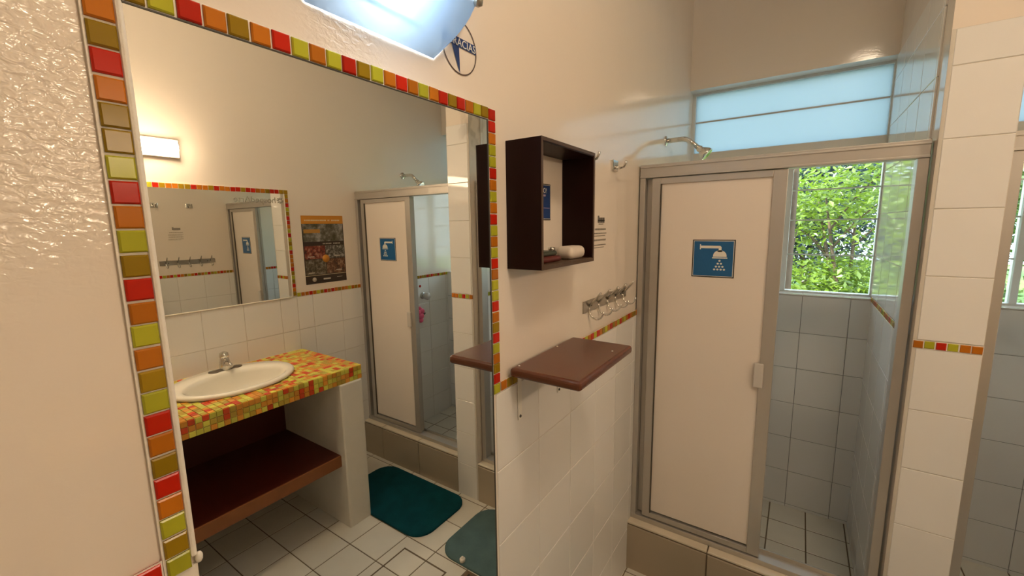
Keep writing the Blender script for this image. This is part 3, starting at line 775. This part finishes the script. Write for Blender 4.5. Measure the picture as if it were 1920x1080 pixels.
for k in range(n_):
    k2 = (k+1) % n_
    bm.faces.new((it[k], ot[k], ot[k2], it[k2])); bm.faces.new((ib[k], ib[k2], ob[k2], ob[k]))
    bm.faces.new((ot[k], ob[k], ob[k2], ot[k2])); bm.faces.new((it[k], it[k2], ib[k2], ib[k]))
M_CGROUT = mat('counter_grout', (0.72, 0.55, 0.25, 1), 0.6)
link('counter_slab', bm_mesh('counter_slab', bm), van, M_CGROUT)
mp = 0.0245
ffront = Fr((VX, 0, 0), (0, -1, 0), (0, 0, 1), (-1, 0, 0)); ftop = Fr((0, 0, ZBt), (1, 0, 0), (0, 1, 0), (0, 0, 1))
fside = Fr((0, VY1, 0), (-1, 0, 0), (0, 0, 1), (0, 1, 0))
CW = 'rrooovvllll'
ny = int((VY1-VY0)/mp)
nfront = 0
for k in range(ny):
    for r in range(3):
        put_tile('mosaic_tile', van, ffront, -(VY1-mp*(k+0.5)), ZA+mp*(r+0.5)-0.001, mp-0.002, mp-0.002, 0.005, 0.001, CMOS_LIT[rnd.choice(CW)], tilt=0.006); nfront += 1
cells = []
nx = int((W-0.006-VX)/mp)
for i in range(nx+1):
    for k in range(ny):
        x = VX+mp*(i+0.5); y = VY1-mp*(k+0.5)
        if x+mp/2 > W-0.004: continue
        if ((x-BC[0])/(BA-0.002))**2+((y-BC[1])/(BB-0.002))**2 < 1: continue
        cells.append((x, y))
# the squares closest to the mirror are objects of their own, the others one part
cells.sort(key=lambda c: (c[0]-0)**2+(c[1]-0.9)**2*0.6)
for x, y in cells[:300-nfront]:
    put_tile('mosaic_tile', van, ftop, x, y, mp-0.002, mp-0.002, 0.005, 0.001, CMOS_LIT[rnd.choice(CW)], tilt=0.006)
rest = [(ftop.mtx(x, y)) for x, y in cells[300-nfront:]]
for i in range(nx):
    for r in range(3): rest.append(fside.mtx(-(VX+mp*(i+0.5)), ZA+mp*(r+0.5)-0.001))
vv, ff_, mi = [], [], []
tm = tile_mesh(mp-0.002, mp-0.002, 0.005, 0.001, M_RED)
for mtx in rest:
    b0 = len(vv)
    for q in tm.vertices: vv.append(tuple(mtx @ q.co))
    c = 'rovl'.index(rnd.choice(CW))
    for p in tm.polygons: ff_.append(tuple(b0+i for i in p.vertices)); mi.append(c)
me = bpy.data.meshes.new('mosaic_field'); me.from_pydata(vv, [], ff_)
for k in 'rovl': me.materials.append(CMOS_LIT[k])
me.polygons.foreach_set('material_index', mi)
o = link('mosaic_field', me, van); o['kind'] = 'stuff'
box('leg', (1.325, 1.428, 0.0), (W-0.008, 1.560, ZA), M_PLASTER, van, 0.008, 3)
box('leg', (1.325, VY0+0.005, 0.0), (W-0.008, VY0+0.135, ZA), M_PLASTER, van, 0.008, 3)
sh = box('shelf', (1.372, VY0+0.135, 0.352), (W-0.008, 1.428, 0.412), M_MAROON, van)
box('shelf_edge', (1.362, VY0+0.135, 0.350), (1.372, 1.428, 0.412), M_RUST, sh, 0.002)
box('back_panel', (W-0.02, VY0+0.135, 0.412), (W-0.008, 1.428, ZA), M_MAROON, van)

bs = thing('wash_basin', (BC[0], BC[1], VZ), 'oval white ceramic washbasin set into the mosaic counter', 'basin')
bm = bmesh.new()
# (scale of outer oval, height, how far the ring follows the inner bowl outline)
prof = [(0.985, 0.000, 0), (1.0, 0.006, 0), (0.995, 0.013, 0), (0.965, 0.018, 0), (1.05, 0.0175, 1), (1.0, 0.013, 1), (0.97, -0.004, 1), (0.93, -0.045, 1), (0.82, -0.095, 1), (0.55, -0.125, 1), (0.12, -0.135, 1)]
NB = 56; rings = []
for s_, z_, inner in prof:
    rg = []
    for k in range(NB):
        a = 2*math.pi*k/NB
        if inner: px_, py_ = BC[0]-0.034+BA*0.70*s_*math.cos(a), BC[1]+BB*0.80*s_*math.sin(a)
        else: px_, py_ = BC[0]+BA*s_*math.cos(a), BC[1]+BB*s_*math.sin(a)
        rg.append(bm.verts.new((px_, py_, VZ+z_)))
    rings.append(rg)
for a, b in zip(rings, rings[1:]):
    for k in range(NB): bm.faces.new((a[k], a[(k+1) % NB], b[(k+1) % NB], b[k])).smooth = True
bm.faces.new(rings[-1])
link('bowl', bm_mesh('bowl', bm, True), bs, M_CERAMIC)
lathe('drain', [(0, 0.002), (0.016, 0.002), (0.018, 0), (0, 0)], (BC[0]-0.034, BC[1], VZ-0.1345), (0, 0, 1), M_CHROME, bs, 16)
tp = thing('basin_tap', (1.826, 1.112, VZ+0.016), 'chrome single lever tap standing on the back of the washbasin', 'tap')
tx, ty, tz = 1.818, 1.112, VZ+0.0165
bm = bmesh.new()
for k in (-1, 1):
    add_lathe(bm, [(0, 0), (0.027, 0), (0.027, 0.003), (0.02, 0.006), (0, 0.007)], axis_m(Vector((tx, ty+k*0.05, tz)), (0, 0, 1)), 18)
add_box(bm, (tx-0.02, ty-0.055, tz), (tx+0.02, ty+0.055, tz+0.005))
link('base_plate', bm_mesh('base_plate', bm), tp, mat('tarnished_plate', (0.16, 0.13, 0.10, 1), 0.4, metal=0.6))
lathe('body', [(0.026, 0.003), (0.025, 0.03), (0.021, 0.05), (0.020, 0.058), (0.017, 0.064)], (tx, ty, tz), (0, 0, 1), M_CHROME, tp, 20)
tube('spout', [(tx-0.01, ty, tz+0.032), (tx-0.04, ty, tz+0.040), (tx-0.062, ty, tz+0.036), (tx-0.070, ty, tz+0.028)], [0.014, 0.0125, 0.011, 0.010], M_CHROME, tp, 12)
bm = bmesh.new(); add_lathe(bm, [(0.0, 0.062), (0.019, 0.062), (0.022, 0.072), (0.019, 0.088), (0.008, 0.095), (0, 0.096)], axis_m(Vector((tx, ty, tz)), (0, 0, 1)), 20)
add_tube(bm, [(tx-0.01, ty, tz+0.086), (tx-0.04, ty-0.012, tz+0.090), (tx-0.062, ty-0.02, tz+0.083)], [0.012, 0.009, 0.006], 10)
link('lever', bm_mesh('lever', bm), tp, M_CHROME)

# ------------------------------------------------------------------ poster on the right wall
po = thing('poster', (W, 1.78, 1.26), 'dark advertising poster with orange heading between far mirror and shower', 'poster')
PY1, PZ0, PW, PH = 1.922, 1.26, 0.282, 0.422
fp = Fr((W-0.0005, PY1, PZ0), (0, -1, 0), (0, 0, 1), (-1, 0, 0))
def pbox(name, u0, u1, v0, v1, d, m):
    bm = bmesh.new()
    pts = [fp.pt(u, v, n) for n in (0, d) for u, v in ((u0, v0), (u1, v0), (u1, v1), (u0, v1))]
    vs2 = [bm.verts.new(p) for p in pts]
    for f in ((0, 1, 2, 3), (4, 5, 6, 7), (0, 1, 5, 4), (1, 2, 6, 5), (2, 3, 7, 6), (3, 0, 4, 7)): bm.faces.new([vs2[i] for i in f])
    return link(name, bm_mesh(name, bm), po, m)
def photo(name, c1, c2, c3, scale):
    m = mat(name, (0.1, 0.1, 0.1, 1), 0.35); nt = m.node_tree; b = nt.nodes['Principled BSDF']
    tc = nt.nodes.new('ShaderNodeTexCoord'); n = nt.nodes.new('ShaderNodeTexNoise'); n.inputs['Scale'].default_value = scale; n.inputs['Detail'].default_value = 6; n.inputs['Roughness'].default_value = 0.7
    nt.links.new(tc.outputs['Object'], n.inputs['Vector'])
    cr_ = nt.nodes.new('ShaderNodeValToRGB'); cr_.color_ramp.elements[0].position = 0.36; cr_.color_ramp.elements[1].position = 0.66
    cr_.color_ramp.elements[0].color = c1+(1,); cr_.color_ramp.elements[1].color = c3+(1,)
    el = cr_.color_ramp.elements.new(0.5); el.color = c2+(1,)
    nt.links.new(n.outputs['Fac'], cr_.inputs['Fac']); nt.links.new(cr_.outputs['Color'], b.inputs['Base Color'])
    return m
pbox('sheet', 0, PW, 0, PH, 0.001, mat('poster_dark', (0.030, 0.018, 0.012, 1), 0.4))
M_PORANGE = mat('poster_orange', (0.55, 0.22, 0.012, 1), 0.4); M_PTXT = mat('poster_text', (0.70, 0.58, 0.35, 1), 0.5)
pbox('heading_bar', 0, PW, 0.372, PH, 0.0014, M_PORANGE)
bm = bmesh.new(); r_ = random.Random(4); u = 0.025
for w_ in (0.058, -0.012, 0.012, -0.012, 0.145):
    if w_ > 0:
        q = u
        while q < u+w_: 
            add_box(bm, fp.pt(q, 0.389, 0.0014), fp.pt(min(q+0.006, u+w_), 0.397, 0.0017)); q += 0.0085
    u += abs(w_)
link('heading_print', bm_mesh('heading_print', bm), po, M_PTXT)
pbox('picture', 0.005, PW-0.005, 0.262, 0.371, 0.0013, photo('photo_landscape', (0.05, 0.045, 0.02), (0.13, 0.12, 0.09), (0.34, 0.33, 0.31), 22))
pbox('caption', 0.165, 0.272, 0.315, 0.338, 0.0016, mat('poster_ochre', (0.42, 0.20, 0.03, 1), 0.5))
pbox('picture', 0.140, PW-0.005, 0.155, 0.236, 0.0013, photo('photo_food', (0.02, 0.008, 0.005), (0.22, 0.03, 0.015), (0.45, 0.28, 0.18), 45))
pbox('picture', 0.005, 0.136, 0.155, 0.236, 0.0013, photo('photo_people', (0.02, 0.016, 0.012), (0.10, 0.09, 0.07), (0.42, 0.40, 0.36), 55))
pbox('picture', 0.140, PW-0.005, 0.058, 0.150, 0.0013, photo('photo_bridge', (0.025, 0.02, 0.012), (0.10, 0.075, 0.04), (0.30, 0.27, 0.22), 42))
pbox('picture', 0.005, 0.136, 0.058, 0.150, 0.0013, photo('photo_market', (0.02, 0.012, 0.006), (0.14, 0.05, 0.02), (0.36, 0.25, 0.15), 48))
pbox('footer_line', 0, PW, 0.0505, 0.053, 0.0015, M_PTXT)
bm = bmesh.new()
for (u, v, r) in ((0.138, 0.154, 0.024),): add_lathe(bm, [(0, 0), (r, 0), (r, 0.0007), (0, 0.0007)], axis_m(fp.pt(u, v, 0.0014), (-1, 0, 0)), 28)
link('round_badge', bm_mesh('round_badge', bm), po, M_PORANGE)
bm = bmesh.new()
add_lathe(bm, [(0, 0), (0.014, 0), (0.014, 0.0006), (0, 0.0006)], axis_m(fp.pt(0.226, 0.026, 0.0012), (-1, 0, 0)), 20)
add_box(bm, fp.pt(0.115, 0.021, 0.0012), fp.pt(0.165, 0.030, 0.0016)); add_box(bm, fp.pt(0.03, 0.028, 0.0012), fp.pt(0.07, 0.031, 0.0016))
for (u, v) in ((0.22, 0.066), (0.03, 0.072), (0.035, 0.165), (0.215, 0.166)): add_box(bm, fp.pt(u, v, 0.0014), fp.pt(u+0.042, v+0.006, 0.0018))
for k in range(12): 
    if k != 5: add_box(bm, fp.pt(0.03+k*0.0105, 0.244, 0.0012), fp.pt(0.03+k*0.0105+0.007, 0.251, 0.0016))
link('small_print', bm_mesh('small_print', bm), po, mat('poster_pale', (0.48, 0.42, 0.34, 1), 0.5))

# ------------------------------------------------------------------ bath mats and floor bits
def matt(name, x0, x1, y0_, y1, r, m, label, group=None, rot=0.0):
    cx_, cy2 = (x0+x1)/2, (y0_+y1)/2
    bm = bmesh.new(); pts = []
    for sx_, sy_, a0 in ((1, 1, 0), (-1, 1, math.pi/2), (-1, -1, math.pi), (1, -1, 1.5*math.pi)):
        for k in range(9):
            a = a0+k/8*math.pi/2
            pts.append(((x1-x0)/2*sx_-sx_*r+r*math.cos(a), (y1-y0_)/2*sy_-sy_*r+r*math.sin(a)))
    levels = [(1.0, 0.0045), (1.0, 0.013), (0.985, 0.017), (0.96, 0.0185)]
    rg = []
    for s_, z_ in levels: rg.append([bm.verts.new((px*s_ if s_ == 1 else px-math.copysign((1-s_)*0.3, px), py*s_ if s_ == 1 else py-math.copysign((1-s_)*0.3, py), z_)) for px, py in pts])
    for a, b in zip(rg, rg[1:]):
        for k in range(len(pts)): bm.faces.new((a[k], a[(k+1) % len(pts)], b[(k+1) % len(pts)], b[k]))
    bm.faces.new(rg[-1]); bm.faces.new(rg[0])
    o = link(name, bm_mesh(name, bm), None, m); o.location = (cx_, cy2, 0); o.rotation_euler = (0, 0, rot)
    return props(o, label, 'bath mat', 'bath mats on the tiled floor')
matt('bath_mat', 0.935, 1.655, 1.556, 1.950, 0.10, M_TEAL, 'dark teal bath mat with rounded corners in front of the far shower', rot=0.0)
matt('bath_mat', 0.13, 0.822, 1.560, 1.968, 0.10, M_GTEAL, 'grey-teal bath mat in front of the near shower, cut off by the mirror edge', rot=0.0)
# square hatch outline in the floor
hb = box('hatch_frame', (0.0, 0, 0), (0.001, 0.001, 0.001), M_GROUT2, floor)
bm = bmesh.new(); zf = 0.0046
for a, b in (((0.690, 1.484), (0.975, 1.492)), ((0.690, 1.10), (0.698, 1.492)), ((0.967, 1.10), (0.975, 1.492)), ((0.690, 1.10), (0.975, 1.108))):
    add_box(bm, (a[0], a[1], 0.003), (b[0], b[1], zf))
hb.data = bm_mesh('hatch_frame', bm); hb.data.materials.append(M_GROUT2)
dr = thing('floor_drain', (0.55, 1.50, 0.004), 'rusty metal floor drain grate at the edge of the grey-teal mat', 'drain')
box('plate', (0.50, 1.452, 0.0045), (0.615, 1.552, 0.008), mat('rusty_metal', (0.20, 0.13, 0.08, 1), 0.5, metal=0.5, var=0.4, varscale=40), dr, 0.002)
for k in range(5): box('slot', (0.515+k*0.018, 1.465, 0.008), (0.524+k*0.018, 1.539, 0.0088), M_BLACK, dr)
cp = thing('white_cap', (0.664, 1.567, 0.0185), 'small cream plastic cap lying on the corner of the grey-teal mat', 'cap')
lathe('body', [(0, 0), (0.014, 0), (0.014, 0.012), (0.011, 0.015), (0, 0.015)], (0.662, 1.572, 0.0188), (0, 0, 1), M_SIGNW, cp, 14)
lathe('tip', [(0.006, 0.0145), (0.005, 0.024), (0, 0.025)], (0.662, 1.572, 0.0188), (0, 0, 1), M_SIGNW, cp, 12)
for (x_, y_, lb) in ((0.455, 2.43, 'round metal shower drain in the near shower floor'), (1.36, 2.43, 'round metal shower drain in the far shower floor')):
    d_ = thing('shower_drain', (x_, y_, 0.004), lb, 'drain', 'shower floor drains')
    lathe('rim', [(0.058, 0.0043), (0.058, 0.007), (0.046, 0.008), (0.046, 0.0045)], (x_, y_, 0), (0, 0, 1), M_STEEL, d_, 24)
    lathe('grate', [(0, 0.0043), (0.046, 0.0043), (0.046, 0.0052), (0, 0.0052)], (x_, y_, 0), (0, 0, 1), M_ALUD, d_, 24)
    for k in range(5): box('bar', (x_-0.040, y_-0.03+k*0.014, 0.0053), (x_+0.040, y_-0.025+k*0.014, 0.0068), M_STEEL, d_)

# ------------------------------------------------------------------ garden outside
def leafmat(name, c, tcol):
    m = bpy.data.materials.new(name); m.use_nodes = True; nt = m.node_tree
    nt.nodes.remove(nt.nodes['Principled BSDF']); out = nt.nodes['Material Output']
    df = nt.nodes.new('ShaderNodeBsdfDiffuse'); tr = nt.nodes.new('ShaderNodeBsdfTranslucent'); gl = nt.nodes.new('ShaderNodeBsdfGlossy'); gl.inputs['Roughness'].default_value = 0.35
    geo = nt.nodes.new('ShaderNodeNewGeometry'); hv = nt.nodes.new('ShaderNodeHueSaturation'); hv.inputs['Color'].default_value = c
    mr = nt.nodes.new('ShaderNodeMapRange'); mr.inputs['To Min'].default_value = 0.6; mr.inputs['To Max'].default_value = 1.4
    nt.links.new(geo.outputs['Random Per Island'], mr.inputs['Value']); nt.links.new(mr.outputs['Result'], hv.inputs['Value'])
    nt.links.new(hv.outputs['Color'], df.inputs['Color']); tr.inputs['Color'].default_value = tcol
    a = nt.nodes.new('ShaderNodeMixShader'); a.inputs[0].default_value = 0.4; b = nt.nodes.new('ShaderNodeMixShader'); b.inputs[0].default_value = 0.07
    nt.links.new(df.outputs[0], a.inputs[1]); nt.links.new(tr.outputs[0], a.inputs[2]); nt.links.new(a.outputs[0], b.inputs[1]); nt.links.new(gl.outputs[0], b.inputs[2])
    nt.links.new(b.outputs[0], out.inputs['Surface']); return m
L_BRIGHT = leafmat('leaf_bright_green', (0.13, 0.20, 0.018, 1), (0.20, 0.32, 0.022, 1))
L_MID = leafmat('leaf_mid_green', (0.07, 0.125, 0.022, 1), (0.11, 0.19, 0.03, 1))
L_DARK = leafmat('leaf_blue_green', (0.045, 0.075, 0.09, 1), (0.065, 0.10, 0.09, 1))
M_BARK = mat('bark', (0.10, 0.065, 0.04, 1), 0.9, var=0.4, varscale=20, bump=0.5)
M_SOIL = mat('pale_garden_soil', (0.50, 0.44, 0.34, 1), 0.9, var=0.35, varscale=1.6)
M_GRASS = mat('lawn', (0.16, 0.27, 0.06, 1), 0.9, var=0.5, varscale=3)
GZ = -0.25
gr = props(box('garden_ground', (-14, YO+0.02, GZ-0.2), (16, 26, GZ), M_SOIL), 'pale sunlit garden ground outside the windows', kind='structure')
box('lawn', (-14, 8.2, GZ-0.05), (16, 26, GZ+0.004), M_GRASS, gr)
def tree(name, x, y, h, crown, n, leaf, lm, label, stems=3, seed=1, cat='tree', z0=0.35, group=None):
    r = random.Random(seed)
    e = thing(name, (x, y, GZ), label, cat, group)
    bm = bmesh.new(); tips = []
    for s_ in range(stems):
        a = r.uniform(0, 6.28); lean = r.uniform(0.12, 0.45)*crown
        p0 = Vector((x+r.uniform(-.05, .05), y+r.uniform(-.05, .05), GZ-0.05))
        p1 = p0+Vector((math.cos(a)*lean*0.4, math.sin(a)*lean*0.4, h*0.42)); p2 = p1+Vector((math.cos(a)*lean*0.8, math.sin(a)*lean*0.8, h*0.4))
        add_tube(bm, [p0, p1, p2], [0.02+h*0.008, 0.014+h*0.004, 0.007], 7)
        tips += [p1, p2]
        for q in range(4):
            b_ = r.uniform(0, 6.28); st_ = p0.lerp(p1, r.uniform(0.5, 1)) if q < 2 else p1.lerp(p2, r.uniform(0.2, 0.9))
            en = st_+Vector((math.cos(b_)*crown*0.55, math.sin(b_)*crown*0.55, r.uniform(0.1, 0.35)*h*0.6))
            add_tube(bm, [st_, st_.lerp(en, 0.5)+Vector((0, 0, 0.05)), en], [0.010, 0.007, 0.004], 6); tips.append(en)
    link('trunk', bm_mesh('trunk', bm), e, M_BARK)
    vv, ff_ = [], []
    for k in range(n):
        c0 = r.choice(tips); rad = crown*0.42
        p = c0+Vector((r.gauss(0, rad*0.6), r.gauss(0, rad*0.6), r.gauss(0, rad*0.5)))
        hx = math.hypot(p.x-x, p.y-y)
        if hx > crown: p.x, p.y = x+(p.x-x)*crown/hx*r.random()**0.5, y+(p.y-y)*crown/hx*r.random()**0.5
        if p.z < GZ+z0*h*0.5: p.z = GZ+z0*h*0.5+r.random()*0.2*h
        if p.y < YO+0.12: p.y = YO+0.12+r.random()*0.2
        s_ = leaf*r.uniform(0.6, 1.3)
        d = Vector((r.gauss(0, 1), r.gauss(0, 1), r.gauss(-0.3, 0.5))).normalized()
        nrm = Vector((r.gauss(0, .5), r.gauss(-0.2, .5), 1)).normalized()
        sd_ = d.cross(nrm).normalized(); nn = sd_.cross(d)
        b0 = len(vv)
        vv += [tuple(p), tuple(p+d*s_*0.45+sd_*s_*0.24+nn*s_*0.06), tuple(p+d*s_), tuple(p+d*s_*0.45-sd_*s_*0.24+nn*s_*0.06)]
        ff_ += [(b0, b0+1, b0+2), (b0, b0+2, b0+3)]
    me = bpy.data.meshes.new('foliage'); me.from_pydata(vv, [], ff_); me.materials.append(lm)
    f = link('foliage', me, e); f['kind'] = 'stuff'
    return e
tree('garden_shrub', 1.02, 5.5, 2.6, 0.85, 7500, 0.07, L_BRIGHT, 'bright green leafy shrub with slanting stems right outside the near window', 3, 3, 'shrub', z0=0.75)
tree('garden_shrub', -0.35, 7.1, 2.7, 0.90, 4200, 0.085, L_BRIGHT, 'bright green shrub partly hidden by the window post', 3, 5, 'shrub', z0=0.7)
tree('garden_shrub', 1.85, 6.9, 2.9, 0.80, 5500, 0.085, L_MID, 'mid green shrub behind the bright leafy shrub', 3, 21, 'shrub', z0=0.6)
tree('garden_tree', 0.75, 9.2, 4.2, 1.45, 10000, 0.12, L_DARK, 'dark blue-green tree behind the bright shrub', 2, 7)
tree('garden_tree', -2.3, 9.4, 4.0, 1.5, 4200, 0.13, L_MID, 'mid green tree at the back left of the garden view', 2, 9)
tree('garden_tree', 3.9, 6.9, 3.4, 1.3, 4500, 0.10, L_MID, 'green tree seen beyond the far shower window', 2, 11)
tree('garden_tree', 3.4, 12.0, 5.4, 2.1, 6000, 0.16, L_MID, 'tall green tree far back in the middle of the garden', 2, 13)
tree('garden_tree', -1.3, 14.0, 5.4, 2.3, 6000, 0.18, L_DARK, 'tall dark tree far back on the left of the garden', 2, 15)
tree('garden_tree', 8.2, 11.0, 5.2, 2.4, 5000, 0.2, L_DARK, 'tall dark tree far back on the right of the garden', 2, 17)
tree('garden_tree', 0.50, 4.15, 5.6, 0.16, 400, 0.09, L_MID, 'slim dark-stemmed tree close to the window post', 1, 31, z0=1.2)
tree('garden_tree', 0.4, 20.5, 6.5, 2.6, 10000, 0.30, L_DARK, 'broad dark tree at the very back of the garden', 3, 35)
tree('garden_tree', 7.2, 19.5, 6.5, 2.6, 6000, 0.26, L_MID, 'broad green tree at the back right of the garden', 3, 37)
tree('garden_tree', -2.4, 5.6, 3.2, 1.3, 3000, 0.12, L_MID, 'round green tree standing outside to the left', 2, 19)

for o in bpy.data.objects:
    if '_e' in o: del o['_e']
